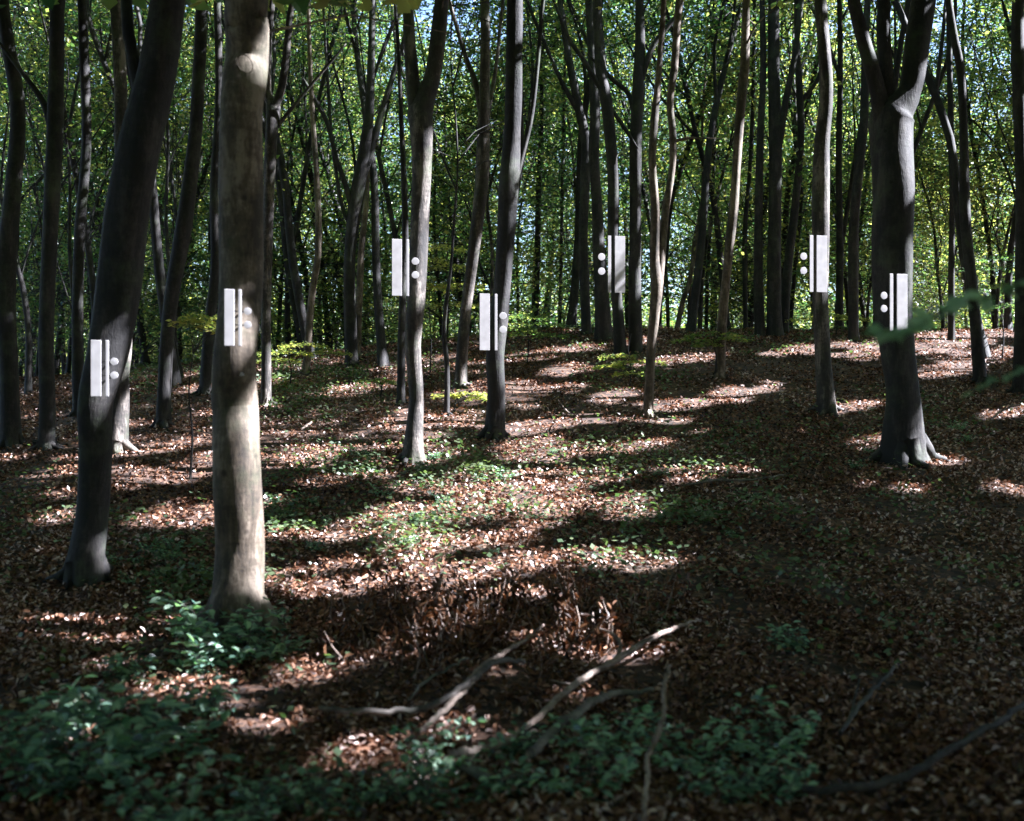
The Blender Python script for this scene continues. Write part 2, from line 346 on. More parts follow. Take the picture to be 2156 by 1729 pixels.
TREE_GROUP = 'beech trees of the wood'
SKY_SLOPE = (CY + 60) / F
def px_tree(name, label, path, limbs=(), Y=None, bark=None, flare=1.1, seed=1, height=15, per=34, ncl=220, size=.19, zlo=None, low=False, auto=7, k=14, crown_on=True, rough=.07):
    rng = np.random.default_rng(seed * 13 + 5)
    bark = bark or M_BARK
    if Y is None: Y = hit(path[0][0], path[0][1])
    path = [tuple(q) for q in path]; L0 = list(path)
    L0[1] = (*path[1][:2], min(path[1][2], path[2][2] * 1.12)); L0[0] = (*path[0][:2], min(path[0][2], L0[1][2] * 1.06)); path = L0; npath = len(path)
    limbs = list(limbs)
    ups = [i for i, l in enumerate(limbs) if l[-1][1] < 20 and abs(l[0][1] - path[-1][1]) < 60]
    if ups:
        mi = max(ups, key=lambda i: limbs[i][0][2]); ml = limbs.pop(mi); path = path + [q for q in ml if q[1] < path[-1][1] - 25]
    P = [U(a, b, Y) for a, b, *_ in path]; R = [c / F * Y / 2 for *_, c in path]
    gz = float(ground_z(P[0][0], Y))
    if P[0][2] > gz - .05: P[0][2] = gz - .05
    org = Vector((P[0][0], Y, gz))
    for i in range(1, len(P)): P[i][1] += .05 * math.sin(i * 1.7 + seed)
    # continue above the frame
    ext = [p.copy() for p in P]; top = P[-1]; d = (P[-1] - P[-2]); d /= np.linalg.norm(d); exR = list(R)
    tz = gz + height
    if True:
        cur = top.copy(); nst = 5
        for j in range(nst):
            d = d + np.array([0, 0, .3]) + rng.normal(0, .08, 3); d /= np.linalg.norm(d)
            cur = cur + d * max(.8, (tz - top[2]) / nst); ext.append(cur.copy()); exR.append(R[-1] * (1 - .75 * (j + 1) / nst))
    o3 = np.array(org)
    ext[0][2] = gz - .22
    SP, SR = smooth_path(np.array(ext) - o3, exR, 5)
    root = empty(name, org, label, 'tree', TREE_GROUP)
    tb = TB(); tb.tube(SP, SR, k, rough, flare * .55, lobes=4 + seed % 3, seed=seed)
    if Y < 24:
        nr = 6; r0 = min(R[0], .26)
        for j in range(nr):
            az = 6.283 * (j + rng.uniform(-.3, .3)) / nr; Lr = r0 * rng.uniform(1.2, 2.3); pts = []; d2 = np.array([math.cos(az), math.sin(az)])
            for f in (0, .25, .5, .75, 1.):
                xy = d2 * (r0 * .55 + (Lr) * f) + rng.normal(0, .02, 2); gzz = float(ground_z(o3[0] + xy[0], o3[1] + xy[1])) - gz
                pts.append([xy[0], xy[1], gzz + r0 * 1.1 * (1 - f) ** 3 + .015 - .05 * (f > .9)])
            tb.tube(*smooth_path(pts, r0 * np.array([.5, .38, .27, .15, .05]), 2), 7, .1, seed=j)
    tb.build('trunk', bark, root)
    carriers = [(SP[len(SP) // 2:], SR[len(SP) // 2:])]
    for li, L in enumerate(limbs):
        LP = [U(a, b, Y) - o3 for a, b, _ in L]; LR = [c / F * Y / 2 for *_, c in L]
        ya = rng.uniform(-.12, .12); out = []
        for j, p in enumerate(LP): p[1] += ya * j
        d = LP[-1] - LP[-2]; d /= np.linalg.norm(d); cur = LP[-1].copy(); r_ = LR[-1]
        goes_up = L[-1][1] < 20; nst = 5
        if goes_up:
            for j in range(nst):
                d = d + np.array([0, 0, .25]) + rng.normal(0, .1, 3); d /= np.linalg.norm(d)
                cur = cur + d * max(.6, (tz - gz - LP[len(L) - 1][2]) / nst); LP.append(cur.copy()); LR.append(r_ * (1 - .8 * (j + 1) / nst))
        else:
            cur = cur + d * .4; LP.append(cur); LR.append(r_ * .3)
        lp, lr = smooth_path(LP, LR, 4)
        tl = TB(); tl.tube(lp, lr, 9, .06, seed=li); tl.build('limb', bark, root)
        if goes_up: carriers.append((lp[len(lp) // 2:], lr[len(lp) // 2:]))
    if not crown_on: return root, Y
    if Y >= 21 and ncl == 220: ncl = 100
    if zlo is None: zlo = 3.2 if low else (1.6 + SKY_SLOPE * Y - gz if Y < 21 else 4.5)
    al = []
    for cp, cr in carriers:
        n_ = max(3, auto // len(carriers)); seg = cp[cp[:, 2] > min(zlo, cp[-1, 2] - 2)]
        if len(seg) < 2: seg = cp[-3:]
        al += skeleton_limbs(rng, seg, n_, 3.6, max(.03, cr[0] * .3), .7)
    al = [q for q in al if clear(q[0], o3)]; tb = TB()
    for p_, r_ in al: tb.tube(p_, r_, 5, cap=False)
    cen, base = crown(rng, al + carriers, ncl, per, .7, size, 2.0, zlo)
    twigs(tb, cen[::2], base[::2], rng)
    br = tb.build('branches', bark, root)
    Cn, Nn = sprays(cen, per, .75, size, rng)
    keep = ~lit(Cn + o3)
    if Y < 24 and not low:
        q = Cn + o3; keep &= (q[:, 2] - EYE) > np.where(q[:, 1] > 1, q[:, 1] * (CY / F) * .98, 1)
    Cn = Cn[keep]; Nn = Nn[keep]
    if len(Cn):
        Vv, Ff = leaf_quads(Cn, Nn, size, .62, rng); mesh_obj('crown', Vv, Ff, M_LEAF, root, val=rng.uniform(0, 1, len(Ff)))
    return root, Y

# superimposed signs built as boards: (thick x0,x1), (thin x0,x1), (y0,y1), dot x, dot ys, tree key
SIGNS = [((191,213),(222.3,229),(716.5,835),240.3,(761.5,790.5),'A', 'lowest of the white bar and dot signs, superimposed over the leaning dark trunk at far left'),
 ((472,493.5),(501.5,508.5),(609.7,729),521.4,(655.4,684),'B', 'white bar and dot sign superimposed over the thick pale beech trunk in the left foreground'),
 ((825,846),(855.6,861),(504.3,623.5),874.4,(550.3,579),'H', 'white bar and dot sign superimposed with its dots over the slim grey trunk left of centre'),
 ((1009.7,1031),(1041.5,1046.8),(619,738),1059,(665,694),'J', 'white bar and dot sign superimposed over the curved dark trunk at the centre of the wood'),
 ((1294.6,1316),(1280,1286.5),(496.6,616),1266.5,(541,571.3),'N', 'white bar and dot sign superimposed over the close cluster of dark trunks right of centre'),
 ((1719,1741),(1704.5,1712),(495.6,615),1691.8,(540,570),'T', 'white bar and dot sign superimposed over the straight slender trunk on the right'),
 ((1888,1910),(1873,1880),(576.6,696.5),1861,(622.5,650),'X', 'white bar and dot sign superimposed over the thick dark forked trunk at right')]
KEYY = {}
BASES = {'A': (185, 1228), 'B': (505, 1330), 'H': (873, 975), 'J': (1040, 925), 'N': (1305, 745), 'T': (1738, 868), 'X': (1898, 975)}
for kk, (a, b) in BASES.items(): KEYY[kk] = hit(a, b)
RB = {'A': 75, 'B': 92, 'H': 38, 'J': 42, 'N': 26, 'T': 36, 'X': 84}
def shaft(px, py, Y, r): SHAFTS.append((U(px, py, Y), r))
for sg in SIGNS:
    Y = KEYY[sg[5]]; ym = sum(sg[2]) / 2; h = (sg[2][1] - sg[2][0]) / F * Y
    xs = (sg[0][0] + sg[0][1]) / 2 * .6 + sg[3] * .4
    for q in ((-.3, .3) if sg[5] in 'AB' else (-.42, -.14, .14, .42)): shaft(xs, ym + q * (sg[2][1] - sg[2][0]), Y - RB[sg[5]] / F * Y / 2 - .12, max(.1, h * .2))
YB = KEYY['B']
for a, b, r in ((545,880,.12),(548,930,.17),(550,990,.15),(548,1035,.10),(552,1150,.07),(545,1210,.05),(530,135,.06)): shaft(a, b, YB, r)
shaft(190, 1190, KEYY['A'], .0); shaft(268, 740, 16, .22); shaft(262, 915, 16, .3); shaft(262, 940, 16, .3)
for b in (745, 770, 905, 940, 965): shaft(880, b, KEYY['H'], .14)
shaft(884, 410, KEYY['H'], .2); shaft(1955, 935, KEYY['X'], .3); shaft(1930, 900, KEYY['X'], .15)
for a, b, Y, r in ((1405,410,18,.3),(1400,470,18,.3),(1395,520,18,.2),(1548,425,21,.35),(1545,480,21,.35),(1733,330,18,.25),(1738,380,18,.3),(1738,400,18,.3),
   (1338,340,25,.4),(655,610,26,.5),(650,690,26,.4),(760,590,27,.5),(1012,420,20,.4),(1380,480,18,.25),(1385,690,18,.2),(1375,740,18,.2),(1262,450,26,.3)): shaft(a, b, Y, r)

for a, b in ((1110,1062),(1180,1050),(1050,1075),(800,1118),(740,1130),(860,1108),(950,1098),(700,1240),(1262,1008),(560,1130),(1250,1180),(1010,1142)): shaft(a, b, hit(a, b), .2)
T = px_tree
PB, _ = T('beech_tree','thick pale smooth beech trunk in the left foreground, slightly bulging',
  [(500,1345,118),(502,1290,112),(502,1230,104),(502,1150,101),(502,1050,100),(500,950,97),(494,880,96),(491,840,97),(496,770,89),(502,690,88),(504,600,91),(507,400,93),(512,250,85),(515,170,92),(517,120,90),(522,60,90),(528,-40,88)],
  bark=M_PALE, Y=KEYY['B'], seed=3, k=28, flare=.55, height=17, rough=.02)
T('beech_tree','very dark leaning trunk at far left, thickest high up, behind the lowest superimposed white sign',
  [(180,1240,90),(184,1180,72),(190,1080,66),(198,950,66),(205,850,68),(228,740,82),(246,600,92),(270,450,92),(300,300,88),(330,150,78),(350,0,70),(356,-60,66)],
  limbs=[[(356,-60,62),(364,-130,55)],[(306,270,40),(290,190,30),(270,100,26),(256,-10,24)]], seed=4, k=18, Y=KEYY['A'])
T('beech_tree','pale crooked trunk right behind the leaning dark trunk at far left',
  [(248,970,70),(246,920,42),(250,850,38),(258,790,30),(264,745,30),(262,690,28),(258,600,30),(262,450,30),(255,300,26),(250,150,26),(240,-20,22)], bark=M_MIDB, seed=5, flare=1.3, Y=16)
T('beech_tree','slim dark trunk leaning right, between the leaning dark trunk and the thick pale beech',
  [(343,890,34),(345,800,27),(358,650,30),(385,500,34),(403,350,30),(415,200,27),(426,-20,24)], low=True, auto=9, seed=6, Y=18)
T('beech_tree','straight dark trunk near the left edge with pale light flecks on it',
  [(95,965,44),(98,850,32),(100,700,30),(106,500,32),(114,250,34),(120,-20,28)], limbs=[[(112,300,18),(90,220,14),(40,150,10),(0,100,8)],[(118,60,22),(126,-30,20)]], low=True, auto=9, seed=7, Y=16.5)
T('beech_tree','black trunk cut by the left edge of the picture',
  [(25,930,46),(20,800,38),(14,600,40),(26,400,34),(36,230,30),(20,100,28),(6,-20,24)], low=True, auto=9, seed=8, Y=17)
T('beech_tree','thin dark trunk at far left between the flecked trunk and the leaning one',
  [(168,850,26),(165,700,24),(168,500,22),(180,300,20),(176,100,20),(172,-20,18)], low=True, auto=9, seed=9, Y=20)
T('beech_tree','dark stem just left of the thick pale beech, half lost in shade',
  [(430,800,26),(440,700,24),(452,560,20),(450,400,18),(462,200,16),(458,-20,14)], seed=10, Y=22, size=.13)
T('beech_tree','dark tree just right of the thick pale beech, with a U shaped fork',
  [(560,760,24),(560,660,20),(563,500,22),(568,380,24),(572,290,25),(574,225,30)],
  limbs=[[(571,232,20),(562,190,16),(566,90,15),(575,-20,14)],[(577,228,20),(592,192,17),(602,140,16),(612,50,14),(618,-20,12)],[(570,290,12),(590,260,9),(640,200,7),(700,130,6)]], seed=11, Y=20, size=.13, bark=M_MIDB)
T('beech_tree','thin pale stem leaning right, sunlit near its foot, left of the many limbed fork tree',
  [(643,758,22),(650,690,15),(658,610,15),(671,530,14),(668,400,13),(655,200,10),(650,-20,8)], seed=12, Y=25, bark=M_PALE, size=.12)
T('beech_tree','dark tree left of centre opening into several rising limbs like a fan',
  [(742,775,36),(738,700,26),(736,600,24),(739,510,25),(748,430,31)],
  limbs=[[(750,440,28),(765,330,26),(777,250,22),(781,150,16),(784,-20,12)],[(756,400,16),(782,310,16),(800,240,14),(826,150,11),(852,60,9),(866,-20,8)],
         [(744,450,14),(728,390,12),(708,330,10),(690,260,10),(655,195,8)],[(742,470,10),(722,440,8),(700,300,7),(688,120,6),(680,-20,5)]], seed=13, Y=25.5, size=.12)
T('beech_tree','pale sunlit thin trunk right behind the fan shaped dark tree',
  [(752,720,16),(757,620,14),(762,520,14),(772,400,12),(775,200,10),(790,-20,8)], seed=14, Y=27.5, bark=M_PALE, size=.12)
T('beech_tree','slim grey trunk left of centre with spreading roots and a narrow fork above',
  [(868,985,62),(871,950,44),(874,900,34),(876,830,30),(869,730,33),(876,640,38),(880,540,38),(885,430,38),(889,340,42),(888,270,50),(887,232,54)],
  limbs=[[(876,245,32),(869,180,30),(860,80,26),(852,-20,22)],[(897,245,34),(911,160,34),(925,60,32),(932,-20,28)]], seed=15, bark=M_MIDB, Y=KEYY['H'], k=18, flare=1.6)
T('beech_tree','thin dark stem standing close against the left side of the slim grey trunk',
  [(844,760,20),(846,700,16),(848,620,15),(853,500,14),(851,380,12),(845,250,10),(838,100,8),(830,-20,7)], seed=16, Y=KEYY['H'] + 5, size=.13)
T('beech_tree','tree just left of the curved central trunk, set farther back, with thin fanning limbs',
  [(968,815,30),(974,720,24),(982,640,23),(996,540,24),(1008,450,28),(1016,360,30),(1018,250,26),(1021,150,22),(1022,-20,18)],
  limbs=[[(1022,-20,18),(1024,-90,15)],[(1014,240,14),(1000,170,12),(978,110,10),(940,-20,8)],[(1018,280,12),(1034,200,10),(1046,120,8),(1060,-20,7)]], seed=17, Y=21.5, bark=M_MIDB, size=.13)
T('sapling_tree','pencil thin dark sapling between the slim grey trunk and the curved central trunk',
  [(940,855,14),(941,780,11),(935,700,10),(940,640,9),(950,560,6)], seed=18, Y=18.5, ncl=24, per=20, size=.09, height=4, zlo=1.2, auto=4)
T('beech_tree','gently curved dark trunk at the centre of the picture, standing nearest there',
  [(1040,930,66),(1043,880,42),(1045,820,36),(1043,750,38),(1049,680,42),(1058,600,37),(1065,500,38),(1070,400,42),(1080,300,44),(1082,200,38),(1083,100,34),(1086,-30,34)],
  limbs=[[(1086,-30,34),(1090,-90,30)],[(1074,430,16),(1096,340,11),(1120,240,10),(1135,100,9),(1146,-20,8)]], seed=19, Y=KEYY['J'], k=18)
T('beech_tree','leftmost trunk of the cluster right of centre, curving left high up',
  [(1235,700,26),(1231,600,20),(1228,500,19),(1232,380,21),(1234,300,21),(1218,225,19),(1198,125,15),(1176,-20,12)],
  limbs=[[(1176,-20,12),(1170,-80,10)],[(1226,250,12),(1180,170,9),(1140,80,8),(1110,10,7)]], seed=20, Y=28, size=.11)
T('beech_tree','dark trunk with a broad black foot in the cluster right of centre',
  [(1272,718,50),(1270,670,36),(1266,600,30),(1260,500,25),(1256,420,22),(1250,325,22),(1253,225,22),(1246,100,18),(1240,-20,16)], seed=21, Y=27, size=.11)
T('beech_tree','dark trunk bending left above the white sign, middle of the cluster right of centre',
  [(1307,750,30),(1303,690,24),(1298,620,22),(1291,500,24),(1291,375,24),(1280,240,25),(1266,150,24),(1259,50,21),(1256,-20,19)],
  limbs=[[(1256,-20,19),(1254,-80,16)],[(1283,225,12),(1300,250,9),(1322,285,8)],[(1278,210,12),(1230,130,10),(1196,80,8),(1160,-10,6)]], seed=22, Y=KEYY['N'], size=.11)
T('beech_tree','straight dark trunk with a forked crown, right edge of the cluster right of centre',
  [(1338,760,36),(1338,690,28),(1337,600,26),(1338,450,25),(1338,300,25),(1343,190,26)],
  limbs=[[(1343,200,24),(1348,75,20),(1345,-20,17)],[(1346,180,14),(1376,95,12),(1428,30,9),(1440,-10,8)],[(1336,240,12),(1322,195,11),(1290,165,10),(1262,135,8)]], seed=23, Y=25, size=.11)
T('beech_tree','slender tree right of centre with twin stems, one stem pale and sunlit and kinked',
  [(1364,882,28),(1367,820,20),(1370,750,20),(1377,660,22),(1382,600,26)],
  limbs=[[(1386,610,20),(1393,540,19),(1399,490,18),(1406,430,16),(1420,350,14),(1423,275,16),(1418,200,15),(1428,125,16),(1440,-20,17)],
         [(1380,610,22),(1379,540,21),(1381,450,21),(1373,350,16),(1378,250,17),(1388,150,12),(1398,-20,12)],
         [(1424,296,7),(1450,294,5),(1474,298,3)]], seed=24, Y=18, bark=M_PALE, size=.14)  # pale bark colour stands in for sun on the stems
T('beech_tree','right leaning trunk with a sunlit stretch, alone between cluster and right hand group',
  [(1515,810,26),(1518,750,20),(1522,660,20),(1531,560,18),(1543,460,20),(1550,375,18),(1556,250,20),(1566,150,20),(1571,50,17),(1574,-20,15)], seed=25, Y=21.5, bark=M_PALE, size=.13)  # sunlit look of this trunk partly put into its paler bark
T('beech_tree','dark straight trunk just left of the stout straight black trunk',
  [(1600,700,30),(1598,640,22),(1596,500,18),(1600,300,15),(1608,150,13),(1604,-20,11)], seed=26, Y=28, size=.11)
T('beech_tree','stout straight black trunk, thickest of the right hand middle group',
  [(1632,705,46),(1630,640,32),(1630,500,27),(1633,300,27),(1630,150,25),(1628,-20,22)], limbs=[[(1628,-20,22),(1628,-80,19)],[(1638,320,16),(1652,220,14),(1672,110,12),(1686,-20,10)]], seed=27, Y=28, size=.11)
T('beech_tree','dark right leaning trunk with a side limb, right of the stout black trunk',
  [(1648,700,28),(1653,625,22),(1662,530,18),(1673,450,17),(1686,300,15),(1683,200,14),(1679,100,12),(1678,-20,11)],
  limbs=[[(1678,-20,11),(1677,-80,9)],[(1684,215,12),(1702,195,9),(1720,165,8),(1726,120,7)]], seed=28, Y=29, size=.11)
T('beech_tree','straight slender trunk on the right behind a superimposed white sign',
  [(1742,880,46),(1738,830,36),(1734,750,32),(1728,620,33),(1726,500,36),(1728,400,36),(1733,300,32),(1740,200,28),(1733,100,26),(1726,-20,24)], seed=29, Y=KEYY['T'], bark=M_MIDB, k=16)
T('beech_tree','dark trunk just left of the big forked tree on the right',
  [(1798,705,28),(1797,640,21),(1798,500,21),(1806,375,20),(1818,250,18),(1822,120,15),(1828,-20,13)], seed=30, Y=27, size=.12)
T('beech_tree','big dark tree on the right dividing into three heavy limbs',
  [(1905,985,150),(1903,960,110),(1900,900,80),(1897,830,66),(1890,740,70),(1882,640,78),(1880,520,82),(1880,400,84),(1880,300,88),(1882,240,92)],
  limbs=[[(1858,270,40),(1843,200,33),(1808,100,28),(1783,25,26),(1770,-30,24)],[(1878,270,38),(1866,190,32),(1857,75,28),(1854,-30,26)],[(1900,280,54),(1913,190,46),(1928,100,50),(1946,0,50),(1952,-40,46)]],
  seed=31, Y=KEYY['X'], k=22, flare=.8, height=17)
T('beech_tree','slim dark trunk near the right edge with a kink at its top',
  [(2066,795,30),(2060,740,24),(2052,680,22),(2044,590,24),(2034,450,22),(2030,300,18),(2021,160,16),(2008,75,16),(1998,-20,14)], seed=32, Y=21, size=.13)
T('beech_tree','thin straight dark trunk between the big forked tree and the kinked slim one',
  [(2003,700,16),(2003,600,13),(2003,400,12),(2000,150,12),(1997,-20,11)], seed=33, Y=27, size=.12)
T('beech_tree','dark trunk cut by the right edge of the picture',
  [(2146,760,30),(2148,650,26),(2150,400,25),(2146,100,26),(2144,-20,24)], seed=34, Y=20, size=.14)
thin = [('thin dark stem rising over the crest left of the kinked pale stem',[(1448,700,9),(1458,550,8),(1473,450,8),(1490,380,7),(1503,300,6)],33),
 ('thin dark stem right beside the leaning sunlit trunk, on its left',[(1486,700,9),(1490,580,8),(1495,480,8),(1503,350,7),(1510,200,6)],35),
 ('short pale stem leaning right on the crest, brightly sunlit',[(1422,700,12),(1436,640,11),(1450,595,10),(1468,500,8),(1480,400,7)],31),
 ('thin dark trunk to the right of the curved central trunk',[(1128,720,14),(1131,560,12),(1134,400,12),(1140,250,10),(1138,-20,8)],33),
 ('hair thin stem midway between the central trunk and the cluster',[(1178,720,9),(1180,600,8),(1185,350,7),(1190,100,6)],34),
 ('thin stem right of the sunlit leaning trunk, rising straight',[(1570,710,10),(1568,500,10),(1580,350,9),(1585,200,9),(1588,-20,7)],31)]
for i, (lb, p, Y) in enumerate(thin):
    T('beech_tree', lb, p, seed=50 + i, Y=Y, bark=M_PALE if 'pale' in lb else M_BARK, height=12, ncl=110, size=.11, zlo=4.0, k=7, flare=.6)

# --- unseen shade trees added beyond the frame, crowns gapped to let sun through
shade = []; rs = np.random.default_rng(99)
cand = [(x, y) for x in np.arange(6, 42, 4.8) for y in np.arange(-6, 33, 4.8)] + [(x, y) for x in (-14., -9.5, -5, -.5, 4) for y in (-7., -3)] + [(5.2, 1.), (7.4, 6.2), (9.6, 10.8), (3.4, -1.5), (-6., 4.), (-4.5, 1.), (-8.5, 8.5), (-11, 12), (.5, -4), (6.5, 3.2)] + [(-12.5, 14.), (-13, 20), (-9, 10), (-16, 26), (-16.5, 8)]
cnt = 0
for x, y in cand:
    x += rs.uniform(-1.3, 1.3); y += rs.uniform(-1.3, 1.3)
    if y > 0 and abs(x) < .52 * y + 1.6: continue
    if math.hypot(x, y) < 3.2: continue
    x0_, y0_ = x, y
    for trial in range(40):
      bad = False
      for P, r in SHAFTS:
        q = np.array([x, y]) - P[:2]; s2 = S[:2] / np.linalg.norm(S[:2]); t = q @ s2
        if 0 < t < 24 and abs(q[0] * s2[1] - q[1] * s2[0]) < r + .3: bad = True
      if not bad: break
      x = x0_ + rs.uniform(-1.6, 1.6); y = y0_ + rs.uniform(-2.2, 2.2)
    cnt += 1; seed = 200 + cnt; rng = np.random.default_rng(seed); gz = float(ground_z(x, y)); o3 = np.array([x, y, gz])
    side = 'right' if x > 4 else ('left' if x < -7 and y > 4 else 'behind')
    root = empty('beech_tree', o3, {'right': 'unseen beech tree added beyond the right edge to shade the slope', 'left': 'unseen beech tree added beyond the left edge for shade', 'behind': 'unseen beech tree added behind the viewpoint for shade'}[side], 'tree', 'added shade trees beyond the ' + side)
    h = rng.uniform(14, 18); pts = [np.array([0, 0, -.05])]; d = np.array([rng.normal(0, .01), rng.normal(0, .01), 1])
    for j in range(6): pts.append(pts[-1] + d * h / 6); d = d + np.append(rng.normal(0, .015, 2), 0)
    r = rng.uniform(.12, .22); P_, R_ = smooth_path(pts, np.linspace(r, r * .25, 7), 3)
    tb = TB(); tb.tube(P_, R_, 9, .06, 1.0, seed=seed); tb.build('trunk', M_BARK, root)
    al = [q for q in skeleton_limbs(rng, P_[7:], 12, 5.0, .055, .95) if clear(q[0], o3)]; tb = TB()
    for p_, r_ in al: tb.tube(p_, r_, 5, cap=False)
    cen, base = crown(rng, al, 400, 34, .8, .2, 3.0, 5.0); tb.build('branches', M_BARK, root)
    Cn, Nn = sprays(cen, 34, .95, .3, rng); Q = Cn + o3; keep = ~lit(Q)
    inview = (Q[:, 1] > .5) & (abs(Q[:, 0]) < .5 * Q[:, 1] + .4) & (Q[:, 2] - EYE < Q[:, 1] * .40 + .4)
    keep &= ~inview; Cn = Cn[keep]; Nn = Nn[keep]
    if len(Cn): Vv, Ff = leaf_quads(Cn, Nn, .3, .65, rng); mesh_obj('crown', Vv, Ff, M_LEAF, root, val=rng.uniform(0, 1, len(Ff)))

# --- the wood behind the crest: variants and copies
def make_variant(seed, h, r, fork, ncl, size, label, per=32, nl=10, zl=2.2, cat='tree', name='beech_tree', grp='background trees beyond the crest', spread=.42):
    rng = np.random.default_rng(seed); root = empty(name, (0, 0, 0), label, cat, grp)
    pts = [np.array([0, 0, -.3])]; d = np.array([rng.normal(0, .06), rng.normal(0, .06), 1]); n = 7
    for j in range(n): pts.append(pts[-1] + d * h / n); d = d + np.append(rng.normal(0, .09, 2), 0); d /= np.linalg.norm(d)
    P_, R_ = smooth_path(pts, np.linspace(r, r * .2, n + 1), 3)
    tb = TB(); tb.tube(P_, R_, 8, .05, .6, seed=seed); tb.build('trunk', M_BARK if seed % 3 or seed > 320 else M_MIDB, root)
    lo = int(len(P_) * fork); al = skeleton_limbs(rng, P_[lo:], nl, h * .5, r * .62, spread); sub = []
    for p_, r_ in al: sub += skeleton_limbs(rng, p_[2:], 4, h * .16, max(.012, r_[0] * .4), .55)
    al = al + sub; tb = TB()
    for p_, r_ in al: tb.tube(p_, r_, 5, cap=False)
    cen, base = crown(rng, al + [(P_[lo:], R_[lo:])], ncl, per, .6, size, 1.9, zl)
    twigs(tb, cen, base, rng, .014); tb.build('branches', M_BARK, root)
    Cn, Nn = sprays(cen, per, .62, size, rng, .3, .14)
    Vv, Ff = leaf_quads(Cn, Nn, size, .65, rng); mesh_obj('crown', Vv, Ff, M_LEAF, root, val=rng.uniform(0, 1, len(Ff)))
    return root
BL = ['tall beech with bright green leaves among the crowded stems far behind the crest',
      'slender forked beech far behind the crest among the crowded background stems',
      'thin young beech far behind the crest with leaves down its stem']
VARS = [make_variant(301, 13.5, .13, .30, 346, .125, BL[0]), make_variant(302, 12.5, .10, .22, 313, .125, BL[1]), make_variant(303, 10, .07, .15, 247, .125, BL[2], zl=1.6),
        make_variant(304, 14, .15, .35, 355, .125, BL[0]), make_variant(305, 12, .09, .28, 313, .125, BL[1], spread=.6), make_variant(306, 9, .06, .12, 231, .125, BL[2], zl=1.2)]
SAPV = [make_variant(311, 5, .035, .1, 130, .12, 'leafy sapling under the trees behind the crest', per=24, nl=7, zl=.5, name='sapling_tree', grp='saplings behind the crest', spread=1.1),
        make_variant(312, 3.6, .025, .05, 100, .12, 'leafy sapling under the trees behind the crest', per=24, nl=7, zl=.3, name='sapling_tree', grp='saplings behind the crest', spread=1.3)]
PL = 'thin bare dark stem with steep rising branches, one of many crowded round the crest'
POLES = [make_variant(321, 16, .09, .2, 60, .13, PL, nl=9, zl=5, grp='dark slender stems round the crest', spread=.35), make_variant(322, 15, .065, .12, 50, .13, PL, nl=8, zl=5, grp='dark slender stems round the crest', spread=.45),
         make_variant(324, 17, .11, .3, 60, .13, PL, nl=10, zl=6, grp='dark slender stems round the crest', spread=.4)]
used = set(); rs = np.random.default_rng(5); placed = []
for i in range(112):
    y = rs.uniform(24, 42); u = rs.uniform(-.5, .5) if i < 36 else (rs.uniform(-.5, -.12) if i < 92 else rs.uniform(.1, .5)); x = u * y
    if any((x - a) ** 2 + (y - b) ** 2 < 1 for a, b in placed): continue
    if any((x - P[0]) > 0 and abs(y - P[1] + (x - P[0]) * S[1] * -1 / S[0]) < .6 for P, r in SHAFTS): continue
    placed.append((x, y)); v = POLES[i % 3]; loc = (x, y, float(ground_z(x, y)))
    if i < 3: v.location = loc
    else: dup(v, loc, rs.uniform(0, 6.28), rs.uniform(.8, 1.15), PL)
for row, (y0, y1, n) in enumerate(((31, 37, 17), (37, 46, 27), (46, 58, 30), (58, 74, 22))):
    for i in range(n):
        for _ in range(20):
            y = rs.uniform(y0, y1); u = (i + rs.uniform(0, 1)) / n * 1.24 - .62; x = u * y
            if all((x - a) ** 2 + (y - b) ** 2 > 1.3 for a, b in placed): break
        placed.append((x, y)); vi = int(rs.integers(0, 6)); v = VARS[vi]
        if row == 0 and vi in (0, 3): v = VARS[2]; vi = 2
        loc = (x, y, float(ground_z(x, y))); sc = rs.uniform(.85, 1.2); rz = rs.uniform(0, 6.28)
        if vi not in used: used.add(vi); v.location = loc; v.rotation_euler[2] = rz; v.scale = (sc,) * 3
        else: dup(v, loc, rz, sc, BL[{0: 0, 3: 0, 1: 1, 4: 1}.get(vi, 2)])
rng = np.random.default_rng(78); n = 9000; a = rng.uniform(0, 6.283, n); d = rng.uniform(13, 34, n); x = d * np.cos(a); y = d * np.sin(a); z = rng.uniform(.5, 15, n)  # leaf mass added behind and left, out of view, to cut skylight
k = (y < -9) | ((x < -19) & (y < 30) & (x < -.62 * y - 4)); Cn, Nn = sprays(np.stack([x, y, z], 1)[k], 22, 1.1, .3, rng, .4, .3); Vv, Ff = leaf_quads(Cn, Nn, .36, .7, rng)
tag(mesh_obj('added_shade_foliage', Vv, Ff, M_LEAF, None, val=rng.uniform(0, 1, len(Ff))), 'unseen green foliage added beyond the edges of view to block skylight', 'far wood', kind='stuff')
us = set()
for i in range(70):
    y = rs.uniform(29, 50) if i < 50 else rs.uniform(50, 62); x = rs.uniform(-.55, .55) * y
    if i % 3 == 0: x = -abs(x)
    vi = i % 2; v = SAPV[vi]; loc = (x, y, float(ground_z(x, y))); sc = rs.uniform(.7, 1.4); rz = rs.uniform(0, 6.28)
    if vi not in us: us.add(vi); v.location = loc; v.rotation_euler[2] = rz; v.scale = (sc,) * 3
    else: dup(v, loc, rz, sc, 'leafy sapling under the trees behind the crest')

